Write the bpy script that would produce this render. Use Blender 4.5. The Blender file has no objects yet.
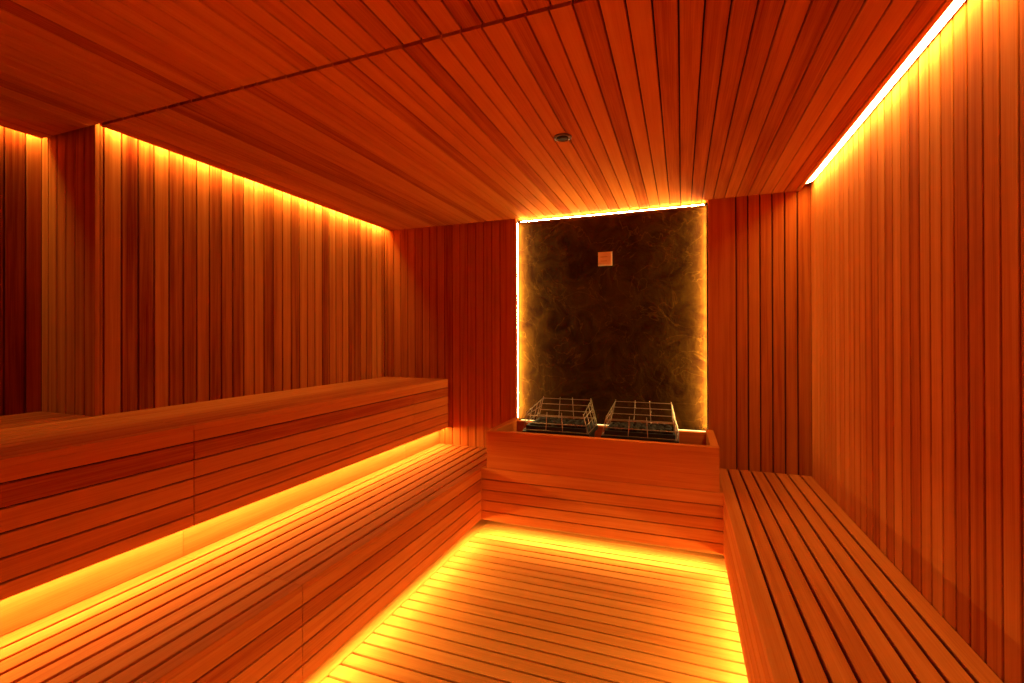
import bpy, bmesh, math, random
from mathutils import Vector, Matrix

SC = bpy.context.scene
COL = SC.collection

# ------------------------------------------------------------------ key dimensions (metres, floor at z = 0)
F = 0.111
YB = 3.46            # timber face of the back wall
YF = -0.85           # wall behind the camera
H = 2.208 + F        # underside of the ceiling
XR = 0.7864           # right wall face
XL = -2.4877          # left wall face
XREC = -2.900        # left wall face of the near recess
YJ = 1.295            # where the left wall steps
CL, CR, CREC = -2.440, 0.7297, -2.856   # ceiling edges (slots beside the walls)
XLB, XUB, XRI = -1.3036, -1.853, -1.936  # lower bench front, upper bench front, riser between
XRB = 0.2223         # right bench front
YP = 2.911           # plinth front
ZS = 0.3545 + F      # seat height of the low benches and plinth top
ZU = 0.906 + F       # upper seat
ZUB = 0.4972 + F      # bottom edge of the upper fascia
ZBOX = 0.6124 + F    # top of the heater surround
SL, SR = -1.2427, 0.1731                 # stone panel edges
PITCH = 0.0725


# ------------------------------------------------------------------ helpers: meshes
class MB:
    """collects geometry with grain coordinates and per-board random values"""
    def __init__(self):
        self.v, self.f, self.gc, self.rnd, self.mi = [], [], [], [], []

    def add(self, verts, faces, gcs, r, mi=0):
        b = len(self.v)
        self.v += [tuple(a) for a in verts]
        self.gc += gcs
        self.rnd += [r] * len(verts)
        for fc in faces:
            self.f.append([b + i for i in fc])
            self.mi.append(mi)

    def board(self, o, L, W, N, length, width, thick, ch=0.0021, r=None, off=None, mi=0):
        """a plank: o = corner on the face plane, L along, W across, N outward; the body goes back by thick"""
        o, L, W, N = Vector(o), Vector(L), Vector(W), Vector(N)
        r = random.random() if r is None else r
        off = (random.uniform(0, 50), random.uniform(0, 50)) if off is None else off
        c = min(ch, width * .25, thick * .4)
        prof = [(0, -thick), (0, -c), (c, 0), (width - c, 0), (width, -c), (width, -thick)]
        vs, gs = [], []
        for t in (0, length):
            for (w, n) in prof:
                vs.append(o + L * t + W * w + N * n)
                gs.append((t + off[0], w + off[1], n))
        k = len(prof)
        fs = [[i, (i + 1) % k, (i + 1) % k + k, i + k] for i in range(k)]
        fs += [list(range(k))[::-1], [i + k for i in range(k)]]
        if L.cross(W).dot(N) < 0:
            fs = [q[::-1] for q in fs]
        fs = [q[::-1] for q in fs]
        self.add(vs, fs, gs, r, mi)

    def box(self, a, b, mi=0, r=.5, along=0):
        x0, y0, z0 = a
        x1, y1, z1 = b
        vs = [Vector(p) for p in ((x0, y0, z0), (x1, y0, z0), (x1, y1, z0), (x0, y1, z0), (x0, y0, z1), (x1, y0, z1), (x1, y1, z1), (x0, y1, z1))]
        off = random.uniform(0, 50)
        gs = []
        for p in vs:
            g = list(p)
            g[0], g[along] = g[along], g[0]
            gs.append((g[0] + off, g[1] + off, g[2]))
        self.add(vs, [[0, 3, 2, 1], [4, 5, 6, 7], [0, 1, 5, 4], [1, 2, 6, 5], [2, 3, 7, 6], [3, 0, 4, 7]], gs, r, mi)

    def tube(self, pts, rad, n=8, mi=0):
        pts = [Vector(p) for p in pts]
        rings = []
        for i, p in enumerate(pts):
            d = (pts[min(i + 1, len(pts) - 1)] - pts[max(i - 1, 0)]).normalized()
            ref = Vector((0, 0, 1)) if abs(d.z) < .9 else Vector((1, 0, 0))
            a = d.cross(ref).normalized()
            b = d.cross(a).normalized()
            rings.append([p + (a * math.cos(2 * math.pi * k / n) + b * math.sin(2 * math.pi * k / n)) * rad for k in range(n)])
        vs = [q for rg in rings for q in rg]
        fs = []
        for i in range(len(rings) - 1):
            for k in range(n):
                fs.append([i * n + k, i * n + (k + 1) % n, (i + 1) * n + (k + 1) % n, (i + 1) * n + k])
        fs.append(list(range(n))[::-1])
        fs.append([(len(rings) - 1) * n + k for k in range(n)])
        self.add(vs, fs, [tuple(q) for q in vs], .5, mi)

    def build(self, name, mats, parent=None, loc=None):
        me = bpy.data.meshes.new(name)
        loc = Vector(loc) if loc is not None else Vector((0, 0, 0))
        me.from_pydata([tuple(Vector(q) - loc) for q in self.v], [], self.f)
        a = me.attributes.new('gc', 'FLOAT_VECTOR', 'POINT')
        a.data.foreach_set('vector', [c for g in self.gc for c in g])
        b = me.attributes.new('rnd', 'FLOAT', 'POINT')
        b.data.foreach_set('value', self.rnd)
        if not isinstance(mats, (list, tuple)):
            mats = [mats]
        for m in mats:
            me.materials.append(m)
        me.polygons.foreach_set('material_index', self.mi)
        bm = bmesh.new()
        bm.from_mesh(me)
        bmesh.ops.recalc_face_normals(bm, faces=bm.faces)
        bm.to_mesh(me)
        bm.free()
        o = bpy.data.objects.new(name, me)
        COL.objects.link(o)
        if parent is not None:
            o.parent = parent
            o.location = loc - Vector(parent.location)
        else:
            o.location = loc
        return o


def tag(o, label=None, cat=None, group=None, kind=None):
    if label: o['label'] = label
    if cat: o['category'] = cat
    if group: o['group'] = group
    if kind: o['kind'] = kind
    return o


def thing(name, loc, label, cat, group=None):
    e = bpy.data.objects.new(name, None)
    e.empty_display_size = .1
    COL.objects.link(e)
    e.location = loc
    return tag(e, label, cat, group)


# ------------------------------------------------------------------ helpers: materials
def mat(name):
    m = bpy.data.materials.new(name)
    m.use_nodes = True
    nt = m.node_tree
    nt.nodes.clear()
    out = nt.nodes.new('ShaderNodeOutputMaterial')
    return m, nt, out


def wood_material(name, dark, mid, light, rough=.85, vary=.5, band=.75):
    m, nt, out = mat(name)
    N, K = nt.nodes.new, nt.links.new
    p = N('ShaderNodeBsdfPrincipled')
    K(p.outputs[0], out.inputs[0])
    at = N('ShaderNodeAttribute'); at.attribute_name = 'gc'
    rn = N('ShaderNodeAttribute'); rn.attribute_name = 'rnd'
    # warp across the grain slowly along the board
    wn = N('ShaderNodeTexNoise'); wn.inputs['Scale'].default_value = 1.0; wn.inputs['Detail'].default_value = 2
    m1 = N('ShaderNodeMapping'); m1.inputs['Scale'].default_value = (1.3, 9, 9)
    K(at.outputs['Vector'], m1.inputs[0]); K(m1.outputs[0], wn.inputs['Vector'])
    fine = N('ShaderNodeTexNoise'); fine.inputs['Scale'].default_value = 1.0; fine.inputs['Detail'].default_value = 4; fine.inputs['Roughness'].default_value = .65
    m2 = N('ShaderNodeMapping'); m2.inputs['Scale'].default_value = (3.5, 210, 210)
    K(at.outputs['Vector'], m2.inputs[0]); K(m2.outputs[0], fine.inputs['Vector'])
    wide = N('ShaderNodeTexNoise'); wide.inputs['Scale'].default_value = 1.0; wide.inputs['Detail'].default_value = 2
    m3 = N('ShaderNodeMapping'); m3.inputs['Scale'].default_value = (.8, 38, 38)
    K(at.outputs['Vector'], m3.inputs[0]); K(m3.outputs[0], wide.inputs['Vector'])
    fine.inputs['Distortion'].default_value = .4

    def mul(a, f):
        x = N('ShaderNodeMath'); x.operation = 'MULTIPLY'; K(a, x.inputs[0]); x.inputs[1].default_value = f
        return x.outputs[0]

    def add(a, b):
        x = N('ShaderNodeMath'); x.operation = 'ADD'; K(a, x.inputs[0])
        if isinstance(b, float): x.inputs[1].default_value = b
        else: K(b, x.inputs[1])
        return x.outputs[0]
    s = add(mul(fine.outputs['Fac'], .55), mul(wide.outputs['Fac'], band))
    s = add(s, mul(wn.outputs['Fac'], .35))
    s = add(s, mul(rn.outputs['Fac'], vary))
    s = add(s, -(.45 + band * .5 + vary * .5 - .5))
    rp = N('ShaderNodeValToRGB')
    cr = rp.color_ramp
    cr.elements[0].position = .12; cr.elements[0].color = (*dark, 1)
    cr.elements[1].position = .88; cr.elements[1].color = (*light, 1)
    e = cr.elements.new(.5); e.color = (*mid, 1)
    K(s, rp.inputs[0]); K(rp.outputs[0], p.inputs['Base Color'])
    p.inputs['Roughness'].default_value = rough
    p.inputs['Specular IOR Level'].default_value = .02
    bp = N('ShaderNodeBump'); bp.inputs['Strength'].default_value = .12; bp.inputs['Distance'].default_value = .002
    K(fine.outputs['Fac'], bp.inputs['Height']); K(bp.outputs[0], p.inputs['Normal'])
    return m


def plain(name, col, rough=.6, metal=0.0, spec=.3):
    m, nt, out = mat(name)
    p = nt.nodes.new('ShaderNodeBsdfPrincipled')
    nt.links.new(p.outputs[0], out.inputs[0])
    n = nt.nodes.new('ShaderNodeTexNoise'); n.inputs['Scale'].default_value = 60
    mx = nt.nodes.new('ShaderNodeMix'); mx.data_type = 'RGBA'
    mx.inputs['A'].default_value = (*[c * .85 for c in col], 1); mx.inputs['B'].default_value = (*[min(1, c * 1.15) for c in col], 1)
    nt.links.new(n.outputs['Fac'], mx.inputs['Factor']); nt.links.new(mx.outputs['Result'], p.inputs['Base Color'])
    p.inputs['Roughness'].default_value = rough
    p.inputs['Metallic'].default_value = metal
    p.inputs['Specular IOR Level'].default_value = spec
    return m


LEDC = (1.0, .70, .23)


def led_material(name, strength):
    m, nt, out = mat(name)
    e = nt.nodes.new('ShaderNodeEmission')
    e.inputs['Color'].default_value = (*LEDC, 1)
    e.inputs['Strength'].default_value = strength
    nt.links.new(e.outputs[0], out.inputs[0])
    return m


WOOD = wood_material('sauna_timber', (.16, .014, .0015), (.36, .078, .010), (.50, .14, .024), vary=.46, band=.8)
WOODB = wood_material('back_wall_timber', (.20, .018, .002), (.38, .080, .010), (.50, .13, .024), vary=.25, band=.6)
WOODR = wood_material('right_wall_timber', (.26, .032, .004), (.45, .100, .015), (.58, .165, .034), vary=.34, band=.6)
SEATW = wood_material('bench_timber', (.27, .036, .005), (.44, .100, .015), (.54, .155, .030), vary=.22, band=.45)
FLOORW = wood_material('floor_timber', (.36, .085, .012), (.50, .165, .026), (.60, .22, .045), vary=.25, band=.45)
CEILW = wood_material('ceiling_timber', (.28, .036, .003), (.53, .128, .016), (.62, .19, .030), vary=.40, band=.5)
DARK = plain('black_membrane', (.018, .004, .001), .9)
ALU = plain('led_channel', (.5, .48, .45), .4, .6)
STEEL = plain('stainless_wire', (.36, .24, .15), .42, 1.0)
BODY = plain('black_heater_steel', (.012, .007, .005), .5, .2)

# ------------------------------------------------------------------ the rooms's timber panels
GAP = .0052


def grid(start, stop, phase, pitch):
    """groove positions between start and stop, aligned so that one falls on phase"""
    k = math.ceil((start + .006 - phase) / pitch)
    out = [start]
    while phase + k * pitch < stop - .006:
        out.append(phase + k * pitch)
        k += 1
    out.append(stop)
    return out


def cladding(mb, edges, O, L, W, N, length, thick=.018, gap=GAP, cuts=None, seed=0, tones=None):
    """planks between successive edges (distances along W from O)"""
    random.seed(seed)
    segs = [0] + list(cuts or []) + [length]
    for i in range(len(edges) - 1):
        a, b = edges[i], edges[i + 1]
        g0 = gap / 2 if i > 0 else 0
        g1 = gap / 2 if i < len(edges) - 2 else 0
        base = random.random()
        if random.random() < .2: base = random.choice((.02, .98))
        for j in range(len(segs) - 1):
            r = min(1, max(0, base + (random.uniform(-.25, .25) if j else 0)))
            if tones and i in tones: r = tones[i] + (r - base) * .5
            s0, s1 = segs[j] + (.001 if j else 0), segs[j + 1] - (.001 if j < len(segs) - 2 else 0)
            mb.board(Vector(O) + Vector(W) * (a + g0) + Vector(L) * s0, L, W, N, s1 - s0, b - a - g0 - g1, thick, r=r)


X, Y, Z = Vector((1, 0, 0)), Vector((0, 1, 0)), Vector((0, 0, 1))
TOP = H + .10         # void above the ceiling boards

# back wall, left and right of the stone, one structure
mb = MB()
cladding(mb, grid(XL, SL, -1.597, PITCH)[:-2] + [SL], (0, YB, 0), Z, X, -Y, TOP, seed=3)
cladding(mb, [SR] + [q for q in grid(SR, XR, .349, PITCH) if q > .3], (0, YB, 0), Z, X, -Y, TOP, seed=12, gap=.0076)
mb.box((XL - .05, YB + .018, 0), (SL, YB + .06, TOP), mi=1)
mb.box((SR, YB + .018, 0), (XR + .05, YB + .06, TOP), mi=1)
mb.box((XL - .05, YB + .09, 0), (XR + .05, YB + .12, TOP), mi=1)
mb.box((SL - .02, YB + .06, 0), (SL, YB + .09, TOP), mi=1)
mb.box((SR, YB + .06, 0), (SR + .02, YB + .09, TOP), mi=1)
tag(mb.build('wall_back', [WOODB, DARK]), 'back wall of upright timber boards either side of the stone panel', kind='structure')

mb = MB()
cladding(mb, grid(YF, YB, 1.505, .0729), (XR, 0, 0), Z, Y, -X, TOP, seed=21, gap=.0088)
mb.box((XR + .018, YF, 0), (XR + .05, YB, TOP), mi=1)
tag(mb.build('wall_right', [WOODR, DARK]), 'right wall of evenly spaced upright timber boards', kind='structure')

mb = MB()
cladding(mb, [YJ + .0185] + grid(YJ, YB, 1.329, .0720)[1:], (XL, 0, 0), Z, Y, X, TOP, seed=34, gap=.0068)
mb.box((XL - .05, YJ + .02, 0), (XL - .018, YB, TOP), mi=1)
cladding(mb, grid(XREC, XL, -2.496, .0703)[:-2] + [XL], (0, YJ, 0), Z, X, -Y, TOP, seed=37, gap=.0068, tones={k: .75 for k in range(9)})
mb.box((XREC - .02, YJ + .018, 0), (XL - .05, YJ + .05, TOP), mi=1)
cladding(mb, grid(YF, YJ, 1.238, .0731), (XREC, 0, 0), Z, Y, X, TOP, seed=8)
mb.box((XREC - .05, YF, 0), (XREC - .018, YJ, TOP), mi=1)
tag(mb.build('wall_left', [WOOD, DARK]), 'left timber wall with a step back near the camera', kind='structure')

mb = MB()
cladding(mb, grid(XREC, XR, 0, PITCH), (0, YF, 0), Z, X, Y, TOP, seed=5)
mb.box((XREC - .05, YF - .05, 0), (XR + .05, YF - .018, TOP), mi=1)
tag(mb.build('wall_front', [WOOD, DARK]), 'timber wall behind the camera', kind='structure')

# ceiling: far field, near field, dark joint between
mb = MB()
cladding(mb, grid(CL, CR, -.147, .0711), (0, YJ - .005, H), Y, X, -Z, YB + .085 - YJ + .005, seed=44, gap=.0054)
cladding(mb, grid(CREC, CR, -.135, .0711), (0, YF, H), Y, X, -Z, YJ - .021 - YF, seed=47, gap=.0054)
mb.box((CREC - .0, YF, H + .018), (CR, YJ, H + .03), mi=1)
mb.box((CL, YJ + .001, H + .018), (CR, YB + .085, H + .03), mi=1)
mb.box((XREC - .05, YF - .05, TOP), (XR + .05, YB + .12, TOP + .03), mi=1)
tag(mb.build('ceiling', [CEILW, DARK]), 'timber board ceiling with a dark cross joint', kind='structure')

# floor: duckboards across the room over a dark tray
mb = MB()
KY = YP + .26
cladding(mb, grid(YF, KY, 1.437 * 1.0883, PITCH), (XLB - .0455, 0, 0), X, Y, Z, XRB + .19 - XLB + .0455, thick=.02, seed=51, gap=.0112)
mb.board((XLB - .150, YF, 0), Y, X, Z, KY - YF, .101, .02, r=.6)
mb.box((XREC - .05, YF - .05, -.06), (XR + .05, YB + .12, -.021), mi=1)
tag(mb.build('floor', [FLOORW, DARK]), 'slatted timber floor between the benches', kind='structure')


# ------------------------------------------------------------------ benches
def seat_mesh(mb, edges, y0, y1, z, cuts, seed, gap=.0115):
    mb.box((edges[0] + .02, y0 + .01, z - .036), (edges[-1] - .022, y1 - .01, z - .030), mi=1)  # dark sheet added under the slats to block strip light leaking through the gaps
    cladding(mb, edges, (0, y0, z), Y, X, Z, y1 - y0, thick=.022, gap=gap, cuts=[c - y0 for c in cuts], seed=seed)


TONES = {70: {4: -.9, 5: .75, 3: .6, 0: .85, 2: .35}, 90: {4: .7, 3: -.5, 2: .5, 1: .3}}


def front_panels(name, root, x, ztop, zbot, lines, segs, nrm, seed, wood):
    """one fascia panel for each stretch between the seams"""
    zs = [zbot] + sorted(lines) + [ztop]
    k = 0
    for (y0, y1) in segs:
        mb = MB()
        cladding(mb, [q - zbot for q in zs], (x, y0, zbot), Y, Z, nrm, y1 - y0, thick=.014, gap=.0052, seed=seed, tones=TONES.get(seed))
        mb.box((x - nrm[0] * .0135 if nrm[0] > 0 else x + .0135, y0, zbot + .004), (x - .02 * nrm[0], y1, ztop - .004), mi=1)
        mb.build(name, [wood, DARK], root)
        k += 1


# upper bench
ub = thing('upper_bench', (-2.1, 1.9, ZUB), 'highest timber bench along the left wall, seen just below eye level', 'bench')
mb = MB()
e = [-2.484 + .0]
pos = -1.893
g = []
while pos > XL + .03:
    g.append(pos); pos -= PITCH
seat_mesh(mb, sorted([XL + .002] + g + [XUB]), YF + .002, YB - .002, ZU, [1.30], 61, gap=.010)
mb.build('seat', [SEATW, DARK], ub)
mb = MB()
rec = [XREC + .002]
pos = g[-1] - PITCH
while pos > XREC + .02:
    rec.append(pos); pos -= PITCH
seat_mesh(mb, sorted(rec + [XL - .004]), YF + .002, YJ - .004, ZU, [], 62, gap=.0075)
mb.build('seat_extension', [SEATW, DARK], ub)
front_panels('front_panel', ub, XUB, ZU - .022, ZUB, [ZUB + .0485 + i * PITCH for i in range(5)],
             [(YF + .002, 1.298), (1.302, 2.926), (2.93, YB - .002)], X, 70, SEATW)
for (y0, y1) in ((YF + .002, 1.312), (1.314, 2.946), (2.948, YB - .002)):
    mb = MB()
    mb.board((XRI, y0, ZS + .001), Y, Z, X, y1 - y0, ZUB - ZS + .10, .018, r=.8)
    mb.build('riser_board', SEATW, ub)
mb = MB()
mb.box((XRI, YF + .002, ZUB + .06), (XUB - .021, YB - .002, ZUB + .075), mi=0, along=1)
mb.build('soffit_board', SEATW, ub)
mb = MB()
mb.box((XRI + .014, YF + .01, ZUB + .048), (XRI + .05, YB - .01, ZUB + .060))
mb.build('light_channel', ALU, ub)

# lower bench
lb = thing('lower_bench', (-1.6, 1.9, .0), 'low timber bench on the left in front of the taller one', 'bench')
mb = MB()
pos, g = XLB - .055, []
while pos > XRI + .03:
    g.append(pos); pos -= PITCH
seat_mesh(mb, sorted([XRI - .02] + g + [XLB]), YF + .002, YB - .002, ZS, [1.313], 81)
mb.build('seat', [SEATW, DARK], lb)
front_panels('front_panel', lb, XLB, ZS - .022, F, [F + .06 + i * PITCH for i in range(4)],
             [(YF + .002, 1.312), (1.315, YP - .001)], X, 90, SEATW)
mb = MB()
mb.board((XLB - .150, YF + .002, .001), Y, Z, X, KY - YF, ZS - .03, .018, r=.7)
mb.build('kick_board', SEATW, lb)

# right bench
rb = thing('right_bench', (.5, 1.3, 0), 'low timber bench along the right wall', 'bench')
mb = MB()
seat_mesh(mb, [XRB] + [.2905 + .0716 * i for i in range(7)] + [XR - .002], YF + .002, YB - .002, ZS, [], 101, gap=.0105)
mb.build('seat', [SEATW, DARK], rb)
front_panels('front_panel', rb, XRB, ZS - .022, F, [F + .06 + i * PITCH for i in range(4)],
             [(YF + .002, YP - .001)], -X, 105, SEATW)
mb = MB()
mb.board((XRB + .19, YF + .002, .001), Y, Z, -X, KY - YF, ZS - .03, .018, r=.7)
mb.build('kick_board', SEATW, rb)

# plinth
pl = thing('heater_plinth', (-.54, YP, 0), 'low timber plinth across the back of the room below the heaters', 'plinth')
mb = MB()
zs = [F] + [F + .06 + i * PITCH for i in range(4)] + [ZS]
random.seed(111)
cladding(mb, [q - F for q in zs], (XLB + .0005, YP, F), X, Z, -Y, XRB - XLB - .001, thick=.014, gap=.0052, seed=112)
mb.box((XLB + .002, YP + .0135, F + .004), (XRB - .002, YP + .02, ZS - .004), mi=1)
mb.build('front_panel', [SEATW, DARK], pl)
mb = MB()
mb.board((XLB + .002, YP + .0205, ZS), X, Y, Z, XRB - XLB - .004, .06, .018, r=.5)
mb.board((XLB + .002, YP + .0835, ZS), X, Y, Z, XRB - XLB - .004, YB - YP - .09, .018, r=.5)
mb.build('top_board', SEATW, pl)
mb = MB()
mb.board((XLB - .15, KY, .001), X, Z, -Y, XRB - XLB + .34, ZS - .03, .018, r=.6)
tag(mb.build('trim_1', SEATW), 'recessed board under the plinth', kind='structure')

# heater surround (open box on the plinth)
T = .046
BX0, BX1, BY0 = -1.2634, .2026, 2.914
BY1 = YB - .001
hs = thing('heater_surround', (-.53, 3.2, ZS), 'open timber box on the plinth around the two heaters', 'box')
mb = MB()
mb.board((BX0, BY0, ZS + .001), X, Z, -Y, BX1 - BX0, ZBOX - ZS - .001, T, ch=.002, r=.55)
mb.build('front_board', SEATW, hs)
for s in (0, 1):
    mb = MB()
    if s == 0:
        mb.board((BX0, BY0 + T + .0005, ZS + .001), Y, Z, -X, BY1 - BY0 - T, ZBOX - ZS - .001, T, ch=.002, r=.6)
    else:
        mb.board((BX1, BY0 + T + .0005, ZS + .001), Y, Z, X, BY1 - BY0 - T, ZBOX - ZS - .001, T, ch=.002, r=.6)
    mb.build('side_board', SEATW, hs)
mb = MB()
mb.board((BX0 + T + .001, 3.40, ZS + .001), X, Z, -Y, BX1 - BX0 - 2 * T - .002, ZBOX - ZS - .012, .02, ch=.002, r=.6)
mb.build('back_board', SEATW, hs)

# ------------------------------------------------------------------ stone panel
m, nt, out = mat('dark_slate')
N, K = nt.nodes.new, nt.links.new
p = N('ShaderNodeBsdfPrincipled'); K(p.outputs[0], out.inputs[0])
tc = N('ShaderNodeTexCoord')
n1 = N('ShaderNodeTexNoise'); n1.inputs['Scale'].default_value = 5; n1.inputs['Detail'].default_value = 8; n1.inputs['Roughness'].default_value = .62; n1.inputs['Distortion'].default_value = 1.2
n2 = N('ShaderNodeTexNoise'); n2.inputs['Scale'].default_value = 28; n2.inputs['Detail'].default_value = 6; n2.inputs['Distortion'].default_value = .8
n3 = N('ShaderNodeTexNoise'); n3.inputs['Scale'].default_value = 2.3; n3.inputs['Detail'].default_value = 3; n3.inputs['Distortion'].default_value = 2.5
for n in (n1, n2, n3): K(tc.outputs['Object'], n.inputs['Vector'])
rd = N('ShaderNodeMath'); rd.operation = 'SUBTRACT'; K(n3.outputs['Fac'], rd.inputs[0]); rd.inputs[1].default_value = .5
ab = N('ShaderNodeMath'); ab.operation = 'ABSOLUTE'; K(rd.outputs[0], ab.inputs[0])
vr = N('ShaderNodeMapRange'); K(ab.outputs[0], vr.inputs[0]); vr.inputs[1].default_value = 0; vr.inputs[2].default_value = .012; vr.inputs[3].default_value = 1; vr.inputs[4].default_value = 0
rp = N('ShaderNodeValToRGB'); rp.color_ramp.elements[0].position = .35; rp.color_ramp.elements[0].color = (.017, .0042, .0005, 1)
rp.color_ramp.elements[1].position = .7; rp.color_ramp.elements[1].color = (.042, .0160, .0015, 1)
K(n1.outputs['Fac'], rp.inputs[0])
mx = N('ShaderNodeMix'); mx.data_type = 'RGBA'; K(rp.outputs[0], mx.inputs['A']); mx.inputs['B'].default_value = (.12, .050, .006, 1)
sc_ = N('ShaderNodeMath'); sc_.operation = 'MULTIPLY'; K(vr.outputs[0], sc_.inputs[0]); sc_.inputs[1].default_value = .28
K(sc_.outputs[0], mx.inputs['Factor']); K(mx.outputs['Result'], p.inputs['Base Color'])
p.inputs['Roughness'].default_value = .8; p.inputs['Specular IOR Level'].default_value = .02
s2 = N('ShaderNodeMath'); s2.operation = 'MULTIPLY_ADD'; K(n2.outputs['Fac'], s2.inputs[0]); s2.inputs[1].default_value = .3; K(n1.outputs['Fac'], s2.inputs[2])
bp = N('ShaderNodeBump'); bp.inputs['Strength'].default_value = .9; bp.inputs['Distance'].default_value = .012
K(s2.outputs[0], bp.inputs['Height']); K(bp.outputs[0], p.inputs['Normal'])
SLATE = m

YS = YB + .052       # face of the slab
ZST, ZSB = H - .024, ZS + .02
me_rows, me_cols = 60, 48
from mathutils import noise
vs, fs = [], []
for i in range(me_rows + 1):
    for j in range(me_cols + 1):
        x = SL + .003 + (SR - SL - .006) * j / me_cols
        z = ZSB + (ZST - ZSB) * i / me_rows
        edge = min(j, me_cols - j, i, me_rows - i)
        d = noise.fractal(Vector((x * 3.1, z * 2.3, 4.2)), 1.0, 2.1, 4) * .004 * min(1, edge / 2)
        vs.append((x, YS - d, z))
w_ = me_cols + 1
for i in range(me_rows):
    for j in range(me_cols):
        fs.append((i * w_ + j, i * w_ + j + 1, (i + 1) * w_ + j + 1, (i + 1) * w_ + j))
b0 = len(vs)
rim = [j for j in range(w_)] + [i * w_ + me_cols for i in range(1, me_rows + 1)] + [me_rows * w_ + j for j in range(me_cols - 1, -1, -1)] + [i * w_ for i in range(me_rows - 1, 0, -1)]
for r_ in rim: vs.append((vs[r_][0], YS + .034, vs[r_][2]))
for k in range(len(rim)):
    k2 = (k + 1) % len(rim)
    fs.append((rim[k2], rim[k], b0 + k, b0 + k2))
fs.append([b0 + k for k in range(len(rim))])
me = bpy.data.meshes.new('stone_panel')
me.from_pydata(vs, [], fs)
me.materials.append(SLATE)
for pgn in me.polygons: pgn.use_smooth = len(pgn.vertices) == 4
so = bpy.data.objects.new('stone_panel', me); COL.objects.link(so)
tag(so, 'tall dark stone slab with glowing edges on the back wall', 'panel')

# small square plate on the stone
PLW = plain('plate_enamel', (.58, .36, .22), .5)
PLM = plain('plate_lines', (.34, .16, .08), .5)
px, pz = -.541, 1.848 + F
sp = thing('sensor_plate', (px, YS, pz), 'small square pale plate mounted on the dark stone slab', 'plate')
mb = MB(); mb.box((px - .052, YS - .012, pz - .052), (px + .052, YS - .003, pz + .052)); mb.box((px - .045, YS - .016, pz - .045), (px + .045, YS - .012, pz + .045), mi=0)
o = mb.build('cover', PLW, sp)
for k, (dz, hw) in enumerate(((.014, .026), (-.017, .023))):
    mb = MB(); mb.box((px - .008 - hw, YS - .0172, pz + dz - .0022), (px - .008 + hw, YS - .0158, pz + dz + .0022))
    mb.build('slot', PLM, sp)

# ceiling vent
VX, VY = -.527, 2.13
VM = plain('vent_metal', (.16, .07, .035), .5, .5)
vt = thing('ceiling_vent', (VX, VY, H), 'small round metal vent set in the ceiling boards', 'vent')


def ring(mb, cx, cy, prof, n=40):
    vs, fs = [], []
    for k in range(n):
        a = 2 * math.pi * k / n
        for (r, z) in prof: vs.append(Vector((cx + r * math.cos(a), cy + r * math.sin(a), z)))
    q = len(prof)
    for k in range(n):
        for i in range(q):
            fs.append([k * q + i, k * q + (i + 1) % q, ((k + 1) % n) * q + (i + 1) % q, ((k + 1) % n) * q + i])
    mb.add(vs, fs, [tuple(v) for v in vs], .5)


mb = MB(); ring(mb, VX, VY, [(.028, H), (.028, H - .005), (.034, H - .009), (.041, H - .006), (.043, H)])
mb.build('flange', VM, vt)
mb = MB(); ring(mb, VX, VY, [(.0005, H - .004), (.0005, H - .012), (.015, H - .012), (.021, H - .008), (.021, H - .004)])
for a in (0, 2.094, 4.189):
    mb.tube([(VX + .018 * math.cos(a), VY + .018 * math.sin(a), H - .005), (VX + .032 * math.cos(a), VY + .032 * math.sin(a), H - .004)], .0018)
mb.build('baffle', plain('vent_baffle', (.05, .02, .01), .6), vt)
mb = MB(); ring(mb, VX, VY, [(.0005, H), (.0005, H - .002), (.0275, H - .002), (.0275, H)])
mb.build('throat', DARK, vt)


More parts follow.
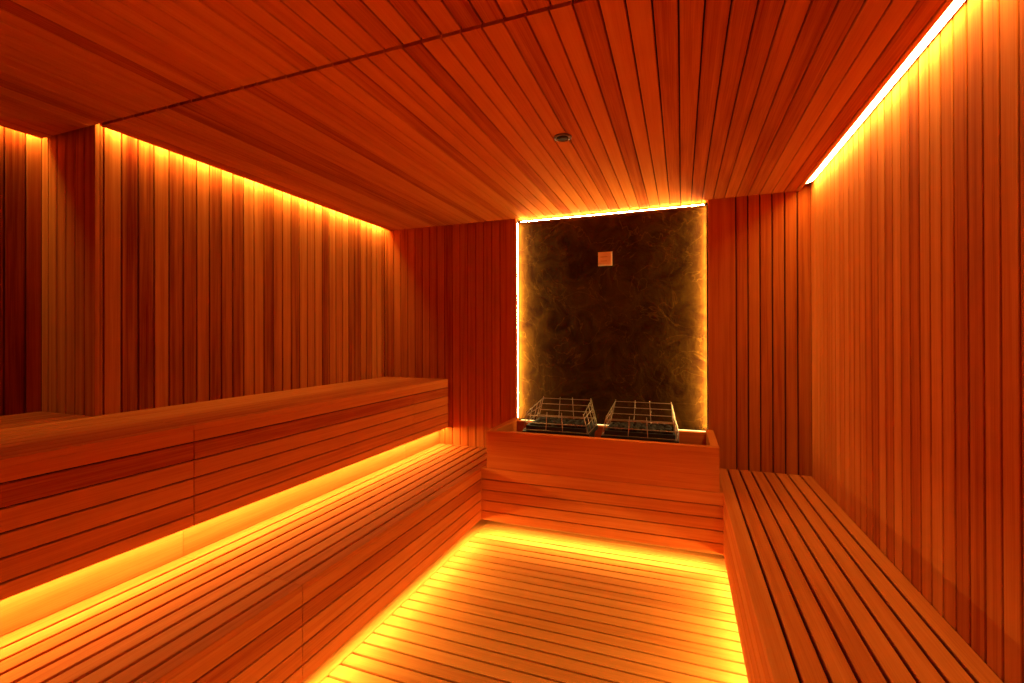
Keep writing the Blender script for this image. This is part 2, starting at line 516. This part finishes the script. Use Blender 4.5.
# ------------------------------------------------------------------ heaters
def heater(x0, x1, label):
    yf, yb = 3.0, 3.345
    zt = ZBOX + .036
    zb = ZS + .002
    cx = (x0 + x1) / 2
    t = thing('sauna_heater', (cx, (yf + yb) / 2, zb), label, 'heater', 'twin sauna heaters')
    # body: open trough with rim and feet
    mb = MB()
    a0, a1, b0, b1 = x0 + .018, x1 - .018, yf + .018, yb - .018
    mb.box((a0, b0, zb + .02), (a1, b0 + .012, zt)); mb.box((a0, b1 - .012, zb + .02), (a1, b1, zt))
    mb.box((a0, b0 + .012, zb + .02), (a0 + .012, b1 - .012, zt)); mb.box((a1 - .012, b0 + .012, zb + .02), (a1, b1 - .012, zt))
    mb.box((a0 + .012, b0 + .012, zb + .02), (a1 - .012, b1 - .012, zb + .04))
    mb.box((x0 - .004, yf - .004, ZBOX - .020), (x1 + .004, b0, ZBOX + .002))
    mb.box((x0 - .004, b1, ZBOX - .020), (x1 + .004, yb + .004, ZBOX + .002))
    mb.box((x0 - .004, b0, ZBOX - .020), (a0, b1, ZBOX + .002)); mb.box((a1, b0, ZBOX - .020), (x1 + .004, b1, ZBOX + .002))
    mb.build('body', BODY, t)
    for (a, b) in ((x0 + .03, yf + .03), (x1 - .06, yf + .03), (x0 + .03, yb - .06), (x1 - .06, yb - .06)):
        mb = MB(); mb.box((a, b, zb), (a + .03, b + .03, zb + .02)); mb.build('foot', BODY, t)
    R = .0026
    zl = ZBOX + .010
    hf, hb = .098, .175      # height of the front and back guards
    inn = .042               # inward lean of the upright ends at full height

    def corner(side, y, h, lean):
        k = lean * h / hb
        return Vector(((x0 + .004 + k) if side == 0 else (x1 - .004 - k), y, zl + h))
    # front guard
    def lerp(a, b, f): return a + (b - a) * f
    mb = MB()
    for h in (0, hf * .5, hf):
        mb.tube([corner(0, yf + .002 + .03 * h, h, inn), corner(1, yf + .002 + .03 * h, h, inn)], R)
    for f in (.0, .36, .62, 1.0):
        a = lerp(corner(0, yf, 0, inn), corner(1, yf, 0, inn), f)
        b = lerp(corner(0, yf, hf, inn), corner(1, yf, hf, inn), f)
        d = (b - a).normalized()
        mb.tube([a - d * .004, b + d * .030], R)
    mb.build('front_guard', STEEL, t)
    # back guard
    mb = MB()
    for h in (0, hb * .26, hb * .5, hb * .76, hb):
        mb.tube([corner(0, yb - .03 * h, h, inn), corner(1, yb - .03 * h, h, inn)], R)
    for f in (.0, .36, .62, 1.0):
        a = lerp(corner(0, yb, 0, inn), corner(1, yb, 0, inn), f)
        b = lerp(corner(0, yb, hb, inn), corner(1, yb, hb, inn), f)
        d = (b - a).normalized()
        mb.tube([a - d * .004, b + d * .012], R)
    mb.build('back_guard', STEEL, t)
    # side guards: rails run from the front guard to the back one
    for s in (0, 1):
        mb = MB()
        for (h0, h1) in ((0, 0), (hf * .5, hb * .33), (hf, hb * .66), (hf + .02, hb)):
            mb.tube([corner(s, yf + .002, h0, inn), corner(s, yb, h1, inn)], R)
        for f in (.3, .62, .86):
            y = yf + (yb - yf) * f
            hh = (hf + .02) + (hb - hf - .02) * f
            mb.tube([corner(s, y, 0, inn), corner(s, y, hh, inn)], R)
        mb.build('side_guard', STEEL, t)
    return t


heater(-1.030, -.575, 'left one of the two heaters under a wire guard, nearer the tall bench')
heater(-.492, -.022, 'right one of the two heaters under a wire guard, nearer the right bench')

# stones heaped in each heater: nobody could count them in the photo
m, nt, out = mat('dark_peridotite')
N, K = nt.nodes.new, nt.links.new
p = N('ShaderNodeBsdfPrincipled'); K(p.outputs[0], out.inputs[0])
n1 = N('ShaderNodeTexNoise'); n1.inputs['Scale'].default_value = 35; n1.inputs['Detail'].default_value = 6
rp = N('ShaderNodeValToRGB'); rp.color_ramp.elements[0].color = (.005, .002, .001, 1); rp.color_ramp.elements[1].color = (.020, .009, .004, 1)
K(n1.outputs['Fac'], rp.inputs[0]); K(rp.outputs[0], p.inputs['Base Color']); p.inputs['Roughness'].default_value = .8; p.inputs['Specular IOR Level'].default_value = .1
bp = N('ShaderNodeBump'); bp.inputs['Strength'].default_value = .6; bp.inputs['Distance'].default_value = .004
K(n1.outputs['Fac'], bp.inputs['Height']); K(bp.outputs[0], p.inputs['Normal'])
ROCK = m


def stones(x0, x1, seed, label):
    random.seed(seed)
    bm = bmesh.new()
    y0, y1 = 3.0 + .034, 3.345 - .034
    x0 += .018; x1 -= .018
    nx, ny = 8, 6
    for lay in range(2):
        for i in range(nx):
            for j in range(ny):
                r = random.uniform(.024, .033)
                x = x0 + .045 + (x1 - x0 - .09) * (i + random.uniform(-.25, .25)) / (nx - 1)
                y = y0 + .032 + (y1 - y0 - .064) * (j + random.uniform(-.25, .25)) / (ny - 1)
                x = min(max(x, x0 + .046), x1 - .046); y = min(max(y, y0 + .033), y1 - .033)
                z = ZBOX + .008 + lay * .026 + random.uniform(-.006, .008)
                res = bmesh.ops.create_icosphere(bm, subdivisions=2, radius=r)
                sx, sy, sz = random.uniform(.8, 1.15), random.uniform(.8, 1.1), random.uniform(.65, .9)
                rz = Matrix.Rotation(random.uniform(0, 6.28), 3, 'Z')
                ph = Vector((random.uniform(0, 90), random.uniform(0, 90), 0))
                for v in res['verts']:
                    c = v.co * (1 + .28 * noise.noise(v.co * 38 + ph))
                    v.co = rz @ Vector((c.x * sx, c.y * sy, c.z * sz)) + Vector((x, y, z))
    me = bpy.data.meshes.new('sauna_stones'); bm.to_mesh(me); bm.free()
    me.materials.append(ROCK)
    for pgn in me.polygons: pgn.use_smooth = random.random() < .6
    o = bpy.data.objects.new('sauna_stones', me); COL.objects.link(o)
    tag(o, label, 'stones', kind='stuff')


stones(-1.030, -.575, 5, 'black stones heaped inside the left heater')
stones(-.492, -.022, 6, 'black stones heaped inside the right heater')

# ------------------------------------------------------------------ light strips
E0 = 74.0


def led(name, p0, p1, wdir, width, nrm, strength, label, parent=None, seg=.35):
    """diffuser ribbon (2 mm thick) between p0 and p1, emitting face towards nrm"""
    p0, p1, wdir, nrm = Vector(p0), Vector(p1), Vector(wdir).normalized(), Vector(nrm).normalized()
    L = (p1 - p0).length
    d = (p1 - p0).normalized()
    n = max(1, round(L / seg))
    vs, fs, mi = [], [], []
    for i in range(n + 1):
        for a in (-.5, .5):
            for t in (0, -.002):
                vs.append(p0 + d * (L * i / n) + wdir * (a * width) + nrm * t)
    for i in range(n):
        b = i * 4
        fs.append([b, b + 2, b + 6, b + 4]); mi.append(0)
        fs.append([b + 1, b + 5, b + 7, b + 3]); mi.append(1)
        fs.append([b, b + 4, b + 5, b + 1]); mi.append(1)
        fs.append([b + 2, b + 3, b + 7, b + 6]); mi.append(1)
    fs.append([0, 1, 3, 2]); mi.append(1)
    e = n * 4
    fs.append([e, e + 2, e + 3, e + 1]); mi.append(1)
    me = bpy.data.meshes.new(name)
    me.from_pydata([tuple(v) for v in vs], [], fs)
    me.materials.append(led_material('amber_led', strength)); me.materials.append(ALU)
    me.polygons.foreach_set('material_index', mi)
    me.update()
    o = bpy.data.objects.new(name, me); COL.objects.link(o)
    if parent is not None:
        o.parent = parent; o.location = -Vector(parent.location)
    if label: tag(o, label, 'light', 'amber light strips')
    return o


led('led_strip', (CR + .0245, YF + .01, H + .019), (CR + .0245, YB - .10, H + .019), Vector((1, 0, .35)), .050, Vector((.35, 0, -1)), E0 * .75, 'glowing light strip in the slot above the right wall')
led('led_strip', (CL - .016, YJ + .03, H + .032), (CL - .016, YB - .02, H + .032), Vector((-1, 0, .9)), .032, Vector((-.9, 0, -1)), E0 * 1.2, 'light strip in the slot above the far left wall')
led('led_strip', (CREC - .016, YF + .01, H + .032), (CREC - .016, YJ - .01, H + .032), Vector((-1, 0, .9)), .032, Vector((-.9, 0, -1)), E0 * .8, 'light strip in the slot above the recessed near left wall')
led('led_strip', (XUB - .044, YF + .01, ZUB - .003), (XUB - .044, YB - .01, ZUB - .003), Vector((1, 0, .38)), .026, Vector((.38, 0, -1)), E0 * 1.3, None, ub)
led('led_strip', (XLB - .046, YF + .01, F - .012), (XLB - .046, YP, F - .012), Vector((.8, 0, 1)), .024, Vector((1, 0, -.8)), E0 * 1.3, None, lb)
led('led_strip', (XRB + .050, YF + .01, F - .012), (XRB + .050, YP, F - .012), Vector((-.7, 0, 1)), .026, Vector((-.7, 0, -1)), E0 * 1.25, None, rb)
led('led_strip', (XLB + .02, YP + .045, F - .006), (XRB - .02, YP + .045, F - .006), Vector((0, 1, -.3)), .024, Vector((0, -.3, -1)), E0 * 1.2, None, pl)
led('led_strip', (SL + .0055, YB + .026, ZBOX + .0), (SL + .0055, YB + .026, H - .03), Vector((-.22, 1, 0)), .036, Vector((1, .22, 0)), E0 * 1.7, 'upright light strip down the left edge of the stone slab')
led('led_strip', (SR - .0055, YB + .026, ZBOX + .0), (SR - .0055, YB + .026, H - .03), Vector((.22, 1, 0)), .036, Vector((-1, .22, 0)), E0 * 1.7, 'upright light strip down the right edge of the stone slab')
led('led_strip', (SL + .02, YS + .010, H - .015), (SR - .02, YS + .010, H - .015), Vector((0, .8, 1)), .009, Vector((0, -1, .8)), E0 * 1.9, 'light strip along the top edge of the stone slab')
led('led_strip', (SL + .05, 3.437, ZBOX - .008), (SR - .02, 3.437, ZBOX - .008), Y, .026, Z, E0 * .04, 'light strip along the foot of the stone slab behind the heaters')

# ------------------------------------------------------------------ camera
f, yaw, pitch, roll = 459.552, .35368, .00351, -.00261


def ray(a, b):
    cr, sr = math.cos(roll), math.sin(roll)
    xc, z2 = a * cr - b * sr, a * sr + b * cr
    cp, sp_ = math.cos(pitch), math.sin(pitch)
    d, z = cp - sp_ * z2, sp_ + cp * z2
    c, s = math.cos(yaw), math.sin(yaw)
    return Vector((xc * c - d * s, xc * s + d * c, z))


fw = ray(0, 0); rt = (ray(1, 0) - fw).normalized(); up = (ray(0, 1) - fw).normalized(); fw.normalize()
cam = bpy.data.cameras.new('camera')
cam.sensor_width = 36; cam.sensor_fit = 'HORIZONTAL'; cam.lens = f / 1024 * 36
cam.clip_start = .02
cam.shift_y = -5.93 / 1024
co = bpy.data.objects.new('camera', cam); COL.objects.link(co)
M = Matrix((( rt.x, up.x, -fw.x, 0), (rt.y, up.y, -fw.y, 0), (rt.z, up.z, -fw.z, 1.25736 + F), (0, 0, 0, 1)))
co.matrix_world = M
SC.camera = co

w = bpy.data.worlds.new('world'); SC.world = w; w.use_nodes = True
bg = w.node_tree.nodes.get('Background') or w.node_tree.nodes.new('ShaderNodeBackground')
bg.inputs[0].default_value = (0, 0, 0, 1)

vs_ = SC.view_settings
SC.display_settings.display_device = 'sRGB'
vs_.view_transform = 'Standard'; vs_.look = 'None'; vs_.gamma = 1; vs_.exposure = .27; vs_.use_curve_mapping = False
SC.cycles.diffuse_bounces = 8
SC.cycles.max_bounces = 12
SC.cycles.sample_clamp_indirect = 10
